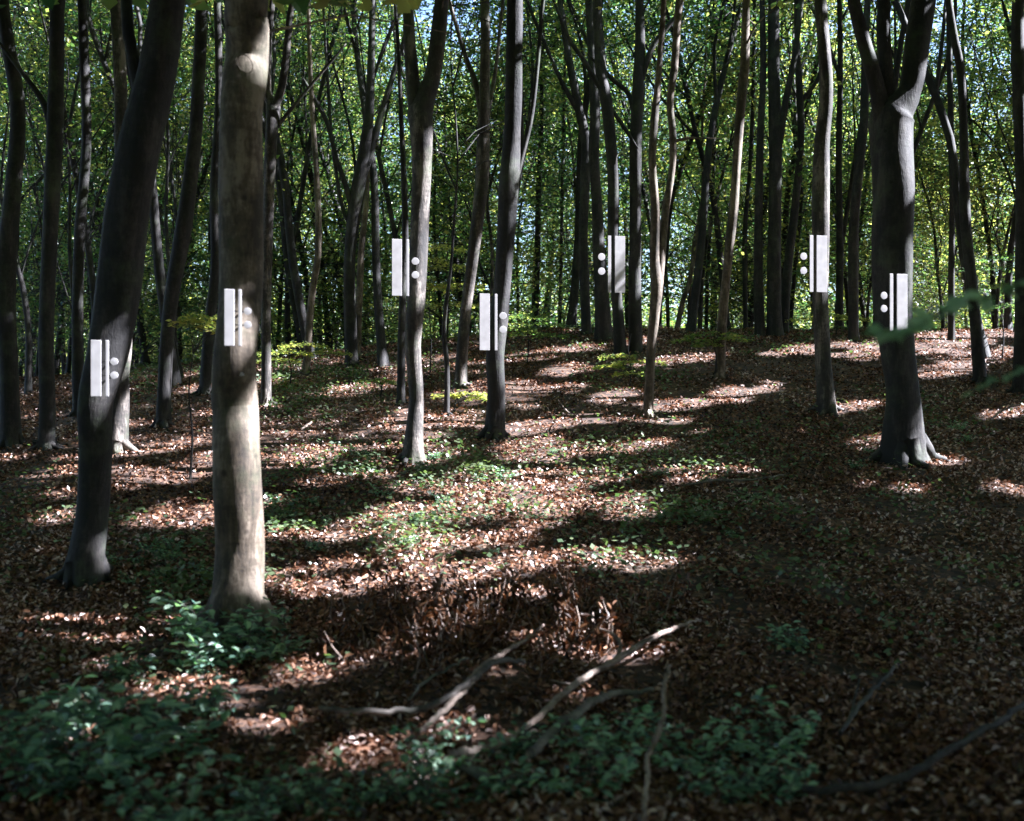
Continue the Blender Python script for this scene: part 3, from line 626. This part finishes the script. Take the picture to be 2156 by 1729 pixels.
# --- far wood reading as one mass
rng = np.random.default_rng(77); n = 12000
y = rng.uniform(80, 118, n); x = rng.uniform(-.62, .62, n) * y; z = 1.5 + 29 * rng.uniform(0, 1, n) ** 1.7; z[:4500] = rng.uniform(1.5, 9.5, 4500); y[:4500] = rng.uniform(72, 96, 4500); x[:4500] = rng.uniform(-.62, .62, 4500) * y[:4500]
Cn, Nn = sprays(np.stack([x, y, z], 1), 24, 1.5, .3, rng, .4, .5)
k = noise2(Cn[:, 0], Cn[:, 2], 3.2, 8) < np.interp(Cn[:, 2], [8, 16, 28], [2.5, 1.1, .1]); Cn = Cn[k]; Nn = Nn[k]
Vv, Ff = leaf_quads(Cn, Nn, .36, .7, rng)
tag(mesh_obj('distant_wood', Vv, Ff, M_LEAF, None, val=rng.uniform(0, 1, len(Ff))), 'distant green foliage of the wood beyond all single trees', 'far wood', kind='stuff')

# ------------------------------------------------------------------ superimposed signs, built as boards with added mounts
def box(c, ax, ay, az):
    V = np.array([c + sx * ax + sy * ay + sz * az for sx in (-1, 1) for sy in (-1, 1) for sz in (-1, 1)])
    return V, np.array([[0, 1, 3, 2], [4, 6, 7, 5], [0, 4, 5, 1], [2, 3, 7, 6], [0, 2, 6, 4], [1, 5, 7, 3]])
YAW = math.radians(13)
AX = np.array([math.cos(YAW), math.sin(YAW), 0]); AY = np.array([-math.sin(YAW), math.cos(YAW), 0]); AZ = np.array([0, 0, 1.])
for (tx, nx_, yy, dx, dys, key, lab) in SIGNS:
    Yt = KEYY[key]; rt = RB[key] / F * Yt / 2; xm = (tx[0] + tx[1] + nx_[0] + nx_[1] + 2 * dx) / 6
    xt = {'A': 226, 'B': 502, 'H': 877, 'J': 1049, 'N': 1296, 'T': 1728, 'X': 1880}[key]; cxt = (xt - CX) / F * Yt; Y0 = Yt - rt - .1
    for _ in range(4): Y0 = Yt - (rt * 1.08 + .09 - ((xm - CX) / F * Y0 - cxt) * math.sin(YAW)) / math.cos(YAW)
    O = U(xm, (yy[0] + yy[1]) / 2, Y0)
    root = empty('repeat_sign', O, lab, 'sign', 'white bar and dot signs superimposed over the trunks')
    def on(px):   # point on the yawed plane seen at px
        k = (px - CX) / F; s = (k * O[1] - O[0]) / (AX[0] - k * AX[1]); return O + AX * s, s
    hz = (yy[1] - yy[0]) / F * Y0 / 2
    for nm, (a, b) in (('thick_bar', tx), ('thin_bar', nx_)):
        pa, sa = on(a); pb, sb = on(b); c = (pa + pb) / 2 - O
        Vb, Fb = box(c, AX * (sb - sa) / 2, AY * .008, AZ * hz)
        ob = mesh_obj(nm, Vb, Fb, M_WHITE, root)
        bv = ob.modifiers.new('bevel', 'BEVEL'); bv.width = .003; bv.segments = 2
    for dy in dys:
        pd, sd = on(dx); r = 7.6 / F * pd[1]; c = np.array([pd[0] - O[0], pd[1] - O[1], (CY - dy) / F * pd[1] + EYE - O[2]])
        th = np.linspace(0, 2 * math.pi, 32, endpoint=False); rx = r / math.cos(YAW)
        rings = [c + AY * off + (AX * rx * f) * np.cos(t) + AZ * r * f * np.sin(t) for off, f in ((.008, 1), (-.005, 1), (-.008, .96)) for t in th]
        Vd = np.array(rings); j = np.arange(32); j2 = (j + 1) % 32
        Fd = np.concatenate([np.stack([j + a, j2 + a, j2 + a + 32, j + a + 32], 1) for a in (0, 32)])
        Vd = np.vstack([Vd, c + AY * .008, c - AY * .009]); tri = np.concatenate([np.stack([j2, j, np.full(32, 96)], 1), np.stack([j + 64, j2 + 64, np.full(32, 97)], 1)])
        mesh_obj('dot', Vd, [Fd, tri], M_WHITE, root)
    xs = [on(v)[1] for v in (tx[0], tx[1], dx - 4, dx + 4)]; a, b = min(xs) + .02, max(xs) - .0
    for dy in dys:
        zc = (CY - dy) / F * O[1] + EYE - O[2]
        Vb, Fb = box(AX * (a + b) / 2 + AY * .02 + AZ * zc, AX * (b - a) / 2, AY * .008, AZ * .004); mesh_obj('rail', Vb, Fb, M_RAIL, root)
    # stand-off from the rails back into the trunk
    pt, st = on(xt); q = pt - O
    end = np.array([q[0], Yt - O[1], 0]); mid = (q + end) / 2 + AZ * ((CY - sum(dys) / 2) / F * O[1] + EYE - O[2])
    L = abs(end[1] - q[1]) / 2
    for dy in dys:
        zc = (CY - dy) / F * O[1] + EYE - O[2]
        Vb, Fb = box(np.array([mid[0], mid[1] + .03, zc]), np.array([.006, 0, 0]), np.array([0, L, 0]), AZ * .005); mesh_obj('bracket', Vb, Fb, M_RAIL, root)

# ------------------------------------------------------------------ branch scars and a pale mark on the pale beech
def on_trunk(px, py, r_px, cx_px):
    r = r_px / F * YB; off = (px - cx_px) / F * YB; return U(px, py, YB - math.sqrt(max(r * r - off * off, 0)))
oB = np.array(PB.location)
for nm, px, py, cx, rp, a, b, rot, th in (('branch_scar', 516, 135, 518, 46, .05, .07, .5, .003),):
    pts = []
    for t in np.linspace(0, 2 * math.pi, 25):
        dx = a * math.cos(t); dz = b * math.sin(t); dx, dz = dx * math.cos(rot) - dz * math.sin(rot), dx * math.sin(rot) + dz * math.cos(rot)
        q = on_trunk(px + dx / YB * F, py - dz / YB * F, rp, cx); pts.append(q - oB)
    tb = TB(); tb.tube(pts, np.full(25, th), 6, .15, cap=False); tb.build(nm, M_PALE, PB)
q = [on_trunk(505 + 9 * math.cos(t), 787 + 4.5 * math.sin(t) + 2 * math.cos(t), 46, 499) - oB + [0, -.004, 0] for t in np.linspace(0, 6.283, 17)[:-1]]
Vp = np.vstack([q, np.array(q) + [0, .03, 0]]); j = np.arange(16); j2 = (j + 1) % 16
c0 = np.mean(q, 0) - [0, .003, 0]; Vp = np.vstack([Vp, c0])
mesh_obj('pale_mark', Vp, [np.stack([j, j2, j2 + 16, j + 16], 1), np.stack([j2, j, np.full(16, 32)], 1)], M_WHITE, PB)
# ------------------------------------------------------------------ fallen branches and sticks
def stick(label, pts, mat=M_STICK, forks=(), lift=.13, name='fallen_branch'):
    """pts: (px,py,w[,lift]) lying on the ground"""
    def con(ps):
        W_ = []; R_ = []
        ps = [tuple(q) + (lift,) * (4 - len(q)) for q in ps]; A3 = np.array([[q[0], q[1], q[3] * 100] for q in ps])
        A4, A5 = smooth_path(A3, [q[2] for q in ps], 4); ps = [(a[0], a[1], r, a[2] / 100) for a, r in zip(A4, A5)]
        for q in ps:
            Yq = hit(q[0], q[1]); l = q[3] if len(q) > 3 else lift
            for _ in range(3):      # raise it by l while keeping the sight line
                p = U(q[0], q[1], Yq); e = p[2] - (float(ground_z(p[0], p[1])) + l); Yq += e * Yq / 1.6 * .9 if e else 0
                Yq = min(max(Yq, 3.2), 33)
            W_.append(Yq); R_.append(q[2] / F * Yq / 2)
        W_ = np.array(W_)
        tt_ = np.linspace(0, 1, len(W_)); W_ = np.polyval(np.polyfit(tt_, W_, 2), tt_)
        return [U(q[0], q[1], y) for q, y in zip(ps, W_)], R_
    W_, R_ = con(pts); o = W_[0].copy(); o[2] = float(ground_z(o[0], o[1]))
    root = empty(name, o, label, 'branch', 'fallen branches and sticks')
    P_, r_ = smooth_path(np.array(W_) - o, R_, 2); P_ = P_ + np.random.default_rng(len(label)).normal(0, .004, P_.shape)
    tb = TB(); tb.tube(P_, r_, 9, .12, seed=len(label)); tb.build('stem', mat, root)
    for fk in forks:
        W2, R2 = con(fk); P_, r_ = smooth_path(np.array(W2) - o, R2, 5); tb = TB(); tb.tube(P_, r_, 6, .1); tb.build('side_twig', mat, root)
    return root
stick('long bare pale fallen branch running up to the right across the foreground', [(950,1588,16),(1020,1575,15),(1090,1545,14),(1165,1480,14),(1230,1430,14),(1300,1388,14),(1360,1350,11),(1420,1322,9,.12),(1475,1305,5,.15)],
      forks=[[(1298,1390,11),(1306,1355,8,.14),(1285,1332,6,.2),(1250,1318,5,.22),(1248,1290,4,.26)],[(1228,1432,6),(1200,1440,5,.1),(1160,1432,3,.14)]])
stick('pale fallen branch left of the long one, pointing up right and curved', [(880,1545,11),(930,1500,14),(975,1455,15),(1005,1415,14),(1050,1380,11),(1100,1350,8),(1145,1318,6,.12)], lift=.12)
stick('dark crooked branch lying level under the curved pale branch', [(672,1492,10),(740,1497,14),(860,1495,15),(925,1480,15),(980,1440,14),(1030,1402,13),(1062,1391,11),(1105,1393,8)], mat=M_ROT, lift=.17)
stick('grey mossy log pointing up right, just below the long pale branch', [(1120,1588,20),(1170,1535,20),(1230,1490,18),(1275,1466,15),(1330,1458,12),(1378,1452,8)], mat=M_ROT, lift=.17)
stick('thin upright reddish stick rising between the shrubs at the bottom right of centre', [(1352,1735,11,.1),(1360,1680,10,.14),(1366,1600,9,.22),(1383,1550,12,.3),(1396,1510,10,.36),(1400,1440,8,.44),(1412,1400,5,.48)])
stick('short grey broken log end at the bottom centre', [(968,1608,20),(1000,1625,22),(1038,1648,24)], mat=M_ROT, lift=.07)
stick('long dark branch low in the shaded bottom right corner', [(1690,1665,16),(1790,1660,18),(1900,1636,18),(2000,1580,16),(2100,1520,14),(2180,1470,12)], mat=M_BARK)
stick('bluish dark forked branch slanting in the right shade', [(1768,1545,9),(1800,1500,10),(1840,1450,10),(1885,1405,7)], mat=M_BARK, forks=[[(1790,1512,6),(1800,1470,5,.1),(1810,1430,4,.14)]])
stick('thin dark twig slanting below the tall brown brush on the left', [(860,1475,6),(890,1440,7),(940,1410,6),(985,1385,4)], mat=M_ROT)
stick('short bright stick lying on the brown slope beyond the pale beech', [(632,905,4),(645,897,5),(656,889,4)])
stick('thin bright stick on the slope near the twin stemmed tree', [(1200,872,3),(1185,856,3,.08),(1175,842,2,.14)])
stick('pale twigs raised from the ground near the right edge', [(2085,885,5),(2105,868,5,.12),(2130,855,4,.2),(2150,852,3,.24)])
stick('dark fallen twig on the slope left of the big forked tree', [(1440,1022,4),(1500,1012,5),(1580,1010,4),(1650,1000,3)], mat=M_ROT)

# dry brown brush heap
rng = np.random.default_rng(41); b0 = U(1210, 1400, hit(1210, 1400)); b0[2] = float(ground_z(b0[0], b0[1]))
tb = TB(); CC = []; NN = []
for i in range(330):
    px = rng.normal(1130, 190); py = rng.normal(1360, 55)
    if not (640 < px < 1500 and 1255 < py < 1475): continue
    dl = min([d_ for d_ in ((py - (1588 - (px - 960) * .555)) if px > 930 else -99, (py - (1545 - (px - 880) * .857)) if 860 < px < 1170 else -99) if d_ > -25] or [999])
    if dl < 110: continue
    Y = hit(px, py); p = U(px, py, Y); p[2] = float(ground_z(p[0], p[1]))
    L = rng.uniform(.12, .42); d = np.array([rng.normal(0, .45), rng.normal(0, .35), 1]); d /= np.linalg.norm(d); q = p + d * L
    tb.tube(np.array([p, (p + q) / 2 + rng.normal(0, .03, 3), q]) - b0, [.006, .005, .002], 4, cap=False)
    m = int(9 + L * 22); t = rng.uniform(.15, 1, m)[:, None]; CC.append(p + (q - p) * t + rng.normal(0, .035, (m, 3))); nn = rng.normal(0, 1, (m, 3)); nn[:, 2] *= .35; NN.append(nn)
tag(tb.build('bracken_stalks', M_STICK), 'thin dead stalks standing in the brown bracken behind the fallen branches', 'dead bracken', kind='stuff').location = b0; CC = np.concatenate(CC) - b0
Vv, Ff = leaf_quads(CC, np.concatenate(NN), .06, .42, rng, True); tag(mesh_obj('dead_bracken', Vv, Ff, M_BRUSH, None, val=rng.uniform(0, 1, len(Ff))), 'mass of curled dry brown bracken leaves behind the fallen branches', 'dead bracken', kind='stuff').location = b0

# ------------------------------------------------------------------ leaf litter
rng = np.random.default_rng(21)
def scatter(n, y0, y1, pw=1.6):
    t = rng.uniform(0, 1, n); y = (y0 ** (1 / pw) + t * (y1 ** (1 / pw) - y0 ** (1 / pw))) ** pw; x = rng.uniform(-.56, .56, n) * y; return x, y
x, y = scatter(330000, 3.2, 33, 1.5); z = ground_z(x, y)
s = .038 + .0011 * y; C_ = np.stack([x, y, z + .012 + rng.uniform(0, .025, len(x)) * (1 + rng.uniform(0, 1, len(x)) ** 4 * 2)], 1)
keep = rng.uniform(0, 1, len(x)) < np.clip(.7 + .4 * noise2(x, y, .3, 7), .1, 1); C_ = C_[keep]; s = s[keep]; x = x[keep]; y = y[keep]
nn = rng.normal(0, .6, (len(x), 3)); nn[:, 2] += 1
near = y < 9
V1, F1 = leaf_quads(C_[near], nn[near], s[near], .62, rng, True); V2, F2 = leaf_quads(C_[~near], nn[~near], s[~near], .62, rng)
lv = mesh_obj('leaf_litter', np.vstack([V1, V2]), np.vstack([F1, F2 + len(V1)]), M_DEAD, None, val=rng.uniform(0, 1, len(F1) + len(F2)))
tag(lv, 'fallen brown beech leaves covering the woodland floor', 'leaf litter', kind='stuff')

# low green ground cover
GC = [(880,1000,220,50,.8),(900,1130,260,60,.9),(1000,1000,90,40,.8),(330,1160,160,60,.8),(600,1100,90,40,.7),(1500,1100,200,60,.8),(700,790,180,40,.8),(1450,980,260,80,.35),
      (1330,790,100,30,.5),(1900,900,200,60,.3),(300,1450,330,150,.14),(700,1660,300,80,.1),(350,1250,200,60,.8),(1250,1200,160,50,.3),(620,850,160,40,.5),(1100,700,200,40,.8),
      (1800,1200,300,150,.25),(60,1150,120,100,.6),(1650,720,200,30,.6),(1320,1280,140,40,.4),(400,800,160,40,.6)]
x, y = scatter(250000, 3.4, 33, 1.5); z = ground_z(x, y); px, py = topx(x, y, z); pr = np.zeros(len(x))
for a, b, c, d, e in GC: pr = np.maximum(pr, e * np.exp(-((px - a) / c) ** 2 - ((py - b) / d) ** 2))
pr *= np.clip(.5 + .75 * noise2(x, y, .35, 13), .05, 1.3); k = rng.uniform(0, 1, len(x)) < pr; x, y, z = x[k], y[k], z[k]
hgt = rng.uniform(.02, .16, len(x)); C_ = np.stack([x, y, z + hgt], 1); nn = rng.normal(0, .4, (len(x), 3)); nn[:, 2] += 1
Vv, Ff = leaf_quads(C_, nn, .045 + .0014 * y, .75, rng)
tag(mesh_obj('ground_cover', Vv, Ff, M_COVER, None, val=rng.uniform(0, 1, len(Ff))), 'low green leaves of woodland herbs spread between the brown leaves', 'ground cover', kind='stuff')

# ------------------------------------------------------------------ seedlings and low shrubs
def make_shrub(seed, h, R, nst, lsz, label, grp, fold=True, mat=None, name='leafy_shrub'):
    rng = np.random.default_rng(seed); root = empty(name, (0, 0, 0), label, 'shrub', grp); tb = TB(); CC = []; NN = []
    for i in range(nst):
        az = rng.uniform(0, 6.283); L = h * rng.uniform(.6, 1.1); lean = R / h * rng.uniform(.2, 1)
        p = np.array([rng.normal(0, .03), rng.normal(0, .03), -.03]); d = np.array([math.cos(az) * lean, math.sin(az) * lean, 1.]); pts = [p]
        for j in range(5): d = d + np.array([math.cos(az) * .12, math.sin(az) * .12, -.06]) + rng.normal(0, .07, 3); pts.append(pts[-1] + d / np.linalg.norm(d) * L / 5)
        P_, R_ = smooth_path(pts, np.linspace(.006, .002, 6), 3); tb.tube(P_, R_, 4, cap=False)
        for j in range(3, len(P_), 2):
            for sgn in (-1, 1):
                a2 = az + sgn * rng.uniform(.7, 1.6); ln = rng.uniform(.5, 1.1) * R * .55; e = P_[j] + np.array([math.cos(a2) * ln, math.sin(a2) * ln, rng.uniform(-.02, .05)])
                tb.tube([P_[j], (P_[j] + e) / 2 + [0, 0, .01], e], [.003, .002, .001], 3, cap=False)
                m = max(2, int(ln / lsz * 1.6)); t = np.linspace(.25, 1.05, m)[:, None]; q = P_[j] + (e - P_[j]) * t
                side = np.array([-math.sin(a2), math.cos(a2), 0]) * (np.where(np.arange(m) % 2, 1, -1) * lsz * .42)[:, None]
                CC.append(q + side + rng.normal(0, .006, (m, 3))); nn = rng.normal(0, .28, (m, 3)); nn[:, 2] += 1; NN.append(nn)
    tb.build('stems', M_ROT, root); CC = np.concatenate(CC); NN = np.concatenate(NN)
    Vv, Ff = leaf_quads(CC, NN, lsz, .62, rng, fold); mesh_obj('leaves', Vv, Ff, mat or M_SHRUB, root, val=rng.uniform(0, 1, len(Ff)))
    return root
SH = [make_shrub(61, .5, .36, 4, .085, 'x', 'x'), make_shrub(62, .36, .3, 4, .07, 'x', 'x'), make_shrub(63, .62, .42, 4, .09, 'x', 'x'), make_shrub(64, .2, .2, 4, .045, 'x', 'x')]
su = set(); rs = np.random.default_rng(12)
def put(vi, px, py, sc, label, grp, Y=None, name=None):
    v = SH[vi]; Y = Y or hit(px, py); p = U(px, py, Y); loc = (p[0], p[1], float(ground_z(p[0], p[1]))); rz = rs.uniform(0, 6.28)
    if vi not in su: su.add(vi); v.location = loc; v.rotation_euler[2] = rz; v.scale = (sc,) * 3; tag(v, label, None, grp); return v
    r = dup(v, loc, rz, sc, label, grp); return r
G1 = 'green shrubs in the left foreground'; L1 = 'bluish green leafy shrub in the crowded patch at the bottom left'
for px, py, vi, sc in ((60,1700,2,.8),(200,1670,0,.9),(330,1600,0,.9),(350,1730,1,.8),(560,1740,3,1.),(640,1740,3,1.1),(230,1540,3,1.2),(400,1520,3,1.2),(110,1590,1,.9),(500,1750,3,1.),(740,1710,3,.9),(300,1440,3,1.2)):
    put(vi, px, py, sc, L1, G1)
G2 = 'small shrubs around the foot of the pale beech'; L2 = 'small green shrub beside the foot of the thick pale beech'
for px, py, vi, sc in ((450,1375,0,1.),(490,1400,1,1.),(420,1420,1,.9),(400,1345,1,.8),(600,1330,3,1.2),(580,1390,3,1.),(520,1380,3,1.3)): put(vi, px, py, sc, L2, G2)
G3 = 'green seedlings along the bottom edge'
for px, py, vi, sc, lb in ((910,1650,2,.5,'bright green seedling under the left end of the long pale branch'),(1270,1600,1,.75,'fresh green seedling right of the mossy log, upper of two'),
    (1260,1680,1,.8,'fresh green seedling right of the mossy log, lower of two'),(1075,1590,3,.9,'small seedling between the long pale branch and the mossy log'),
    (1030,1680,3,1.,'tiny green seedling beside the short grey log end'),(1450,1620,1,.75,'left one of the dark green shrubs at the bottom, right of the upright stick'),
    (1640,1600,1,.8,'small shrub behind the dark green ones at the bottom right'),
    (1530,1700,1,.7,'lowest of the dark green shrubs at the bottom, right of the upright stick'),(1650,1700,1,.65,'shrub at the bottom edge, rightmost of the dark green ones'),
    (1690,1375,3,1.2,'faint small shrub in the deep right hand shade'),(860,1725,3,1.2,'seedling at the bottom edge left of centre')): put(vi, px, py, sc, lb, G3)
G4 = 'small herbs on the slope'; L4 = 'small green plant scattered on the leafy slope in the middle distance'
for i in range(95):
    a, b, c, d, e = GC[int(rs.integers(0, 13))]; px = rs.normal(a, c * .6); py = rs.normal(b, d * .6)
    if py > 1240 or py < 740 or not 0 < px < 2150: continue
    put(3 if i % 4 else 1, px, py, rs.uniform(.4, .8) * (1 if i % 4 else .7), L4, G4)

# saplings with flat sprays near the crest and beside trunks
def spray_sapling(label, px, py, h, sprs, seed, size=.07, Y=None):
    """sprs: (px, py, half width m)"""
    rng = np.random.default_rng(seed); Y = Y or hit(px, py); o = U(px, py, Y); o[2] = float(ground_z(o[0], o[1]))
    root = empty('sapling_tree', o, label, 'sapling', 'young beech saplings with flat sprays'); tb = TB()
    P_, R_ = smooth_path([np.array([0, 0, -.05]), np.array([.03, 0, h * .35]), np.array([-.02, .02, h * .7]), np.array([.04, 0, h])], [.018, .014, .010, .004], 4)
    tb.tube(P_, R_, 6, .05); tb.build('trunk', M_BARK, root); tb = TB(); CC = []; NN = []
    for (a, b, hw) in sprs:
        c = U(a, b, Y) - o; i = int(np.argmin(abs(P_[:, 2] - (c[2] - .12)))); s0 = P_[i]
        for q in range(3):
            e = c + np.array([rng.uniform(-1, 1) * hw, rng.uniform(-.6, .6) * hw, rng.normal(-.02, .03)])
            tb.tube([s0, (s0 + e) / 2 + [0, 0, .05], e], [.006, .004, .002], 4, cap=False)
        m = int(260 * hw / .5); dx = rng.uniform(-1, 1, m) * hw; dy = rng.uniform(-1, 1, m) * hw * .7
        CC.append(c + np.stack([dx, dy, -abs(dx) * .12 + rng.normal(0, .022, m)], 1)); nn = rng.normal(0, .3, (m, 3)); nn[:, 2] += 1; NN.append(nn)
    tb.build('branches', M_BARK, root)
    Vv, Ff = leaf_quads(np.concatenate(CC), np.concatenate(NN), size, .65, rng); mesh_obj('leaves', Vv, Ff, M_LEAF, root, val=rng.uniform(.3, 1, len(Ff)))
spray_sapling('low beech sapling with layered flat sprays in front of the cluster of dark trunks', 1325, 815, 1.0, [(1300,748,.35),(1345,760,.5),(1280,770,.3),(1330,785,.35)], 71)
spray_sapling('wide flat leafy spray of a sapling in front of the sunlit leaning trunk', 1505, 800, 1.1, [(1500,702,.55),(1540,712,.4),(1450,715,.4),(1490,725,.3)], 72)
spray_sapling('sapling with pale sprays on the slope left of the curved central trunk', 955, 870, .6, [(985,828,.32),(940,832,.25),(1005,838,.2)], 73)
spray_sapling('leafy sapling between the curved central trunk and the cluster', 1110, 760, 1.4, [(1100,665,.6),(1140,680,.5),(1080,690,.5),(1120,700,.5),(1160,705,.4)], 74, Y=24)
spray_sapling('yellow green spray reaching towards the thick pale beech from its left', 400, 800, 1.6, [(430,668,.3),(405,676,.28),(450,690,.2)], 75, Y=14)
spray_sapling('leafy sapling behind the slim grey trunk', 905, 800, 2.2, [(930,560,.6),(900,600,.6),(960,600,.6),(920,520,.6),(950,640,.5),(890,545,.5)], 76, Y=23)
spray_sapling('bushy low sapling left of the fan shaped dark tree', 610, 790, .9, [(600,740,.6),(640,725,.5),(580,755,.5),(690,740,.5)], 77, Y=23)
spray_sapling('low sapling on the slope between the slim grey trunk and the fan shaped tree', 800, 840, .6, [(790,800,.35),(820,806,.3)], 78)
spray_sapling('thin sapling on the crest behind the straight slender right hand trunk', 1760, 760, 1.0, [(1760,665,.6),(1790,670,.5),(1700,670,.5)], 79, Y=28)
spray_sapling('leafy sapling at the right edge behind the kinked slim trunk', 2110, 760, 1.6, [(2110,600,.6),(2140,640,.6),(2090,560,.6),(2130,540,.6)], 80, Y=24)

# out of focus branch reaching in from the right, close to the viewpoint
rng = np.random.default_rng(90); Y = 2.6; o = U(2330, 560, Y)
root = empty('beech_branch', o, 'blurred bluish green leafy branch reaching in from the right edge close to the viewer', 'branch'); tb = TB()
W_ = [U(2330, 560, Y), U(2200, 600, Y), U(2080, 625, Y), U(1990, 655, Y), U(1930, 690, Y - .05), U(1880, 707, Y - .08), U(1835, 700, Y - .1)]
P_, R_ = smooth_path(np.array(W_) - o, [.006, .005, .004, .003, .003, .002, .0015], 3); tb.tube(P_, R_, 5, cap=False); tb.build('twig', M_BARK, root)
CC = []; NN = []
for j in range(4, len(P_)):
    for sgn in (-1, 1):
        c = P_[j] + np.array([rng.uniform(-.02, .02), sgn * rng.uniform(.01, .05), rng.uniform(-.015, .02)]); CC.append(c); nn = rng.normal(0, .3, 3); nn[2] += 1; nn[1] -= .3; NN.append(nn)
Vv, Ff = leaf_quads(np.array(CC), np.array(NN), .062, .6, rng, True); mesh_obj('leaves', Vv, Ff, M_SHRUB, root, val=rng.uniform(.5, 1, len(Ff)))
rng = np.random.default_rng(91); Y = 3.0; o = U(2330, 760, Y)
root = empty('beech_branch', o, 'second blurred leafy twig at the right edge, below the longer one', 'branch'); tb = TB()
W_ = [U(2330, 760, Y), U(2230, 775, Y), U(2150, 790, Y), U(2060, 825, Y)]
P_, R_ = smooth_path(np.array(W_) - o, [.006, .005, .004, .002], 4); tb.tube(P_, R_, 5, cap=False); tb.build('twig', M_BARK, root)
CC = [P_[j] + np.array([rng.uniform(-.02, .02), s * rng.uniform(.01, .04), rng.uniform(-.01, .02)]) for j in range(4, len(P_)) for s in (-1, 1)]; NN = rng.normal(0, .3, (len(CC), 3)); NN[:, 2] += 1
Vv, Ff = leaf_quads(np.array(CC), NN, .05, .6, rng, True); mesh_obj('leaves', Vv, Ff, M_SHRUB, root, val=rng.uniform(.3, .8, len(Ff)))
print('objects', len(bpy.data.objects))
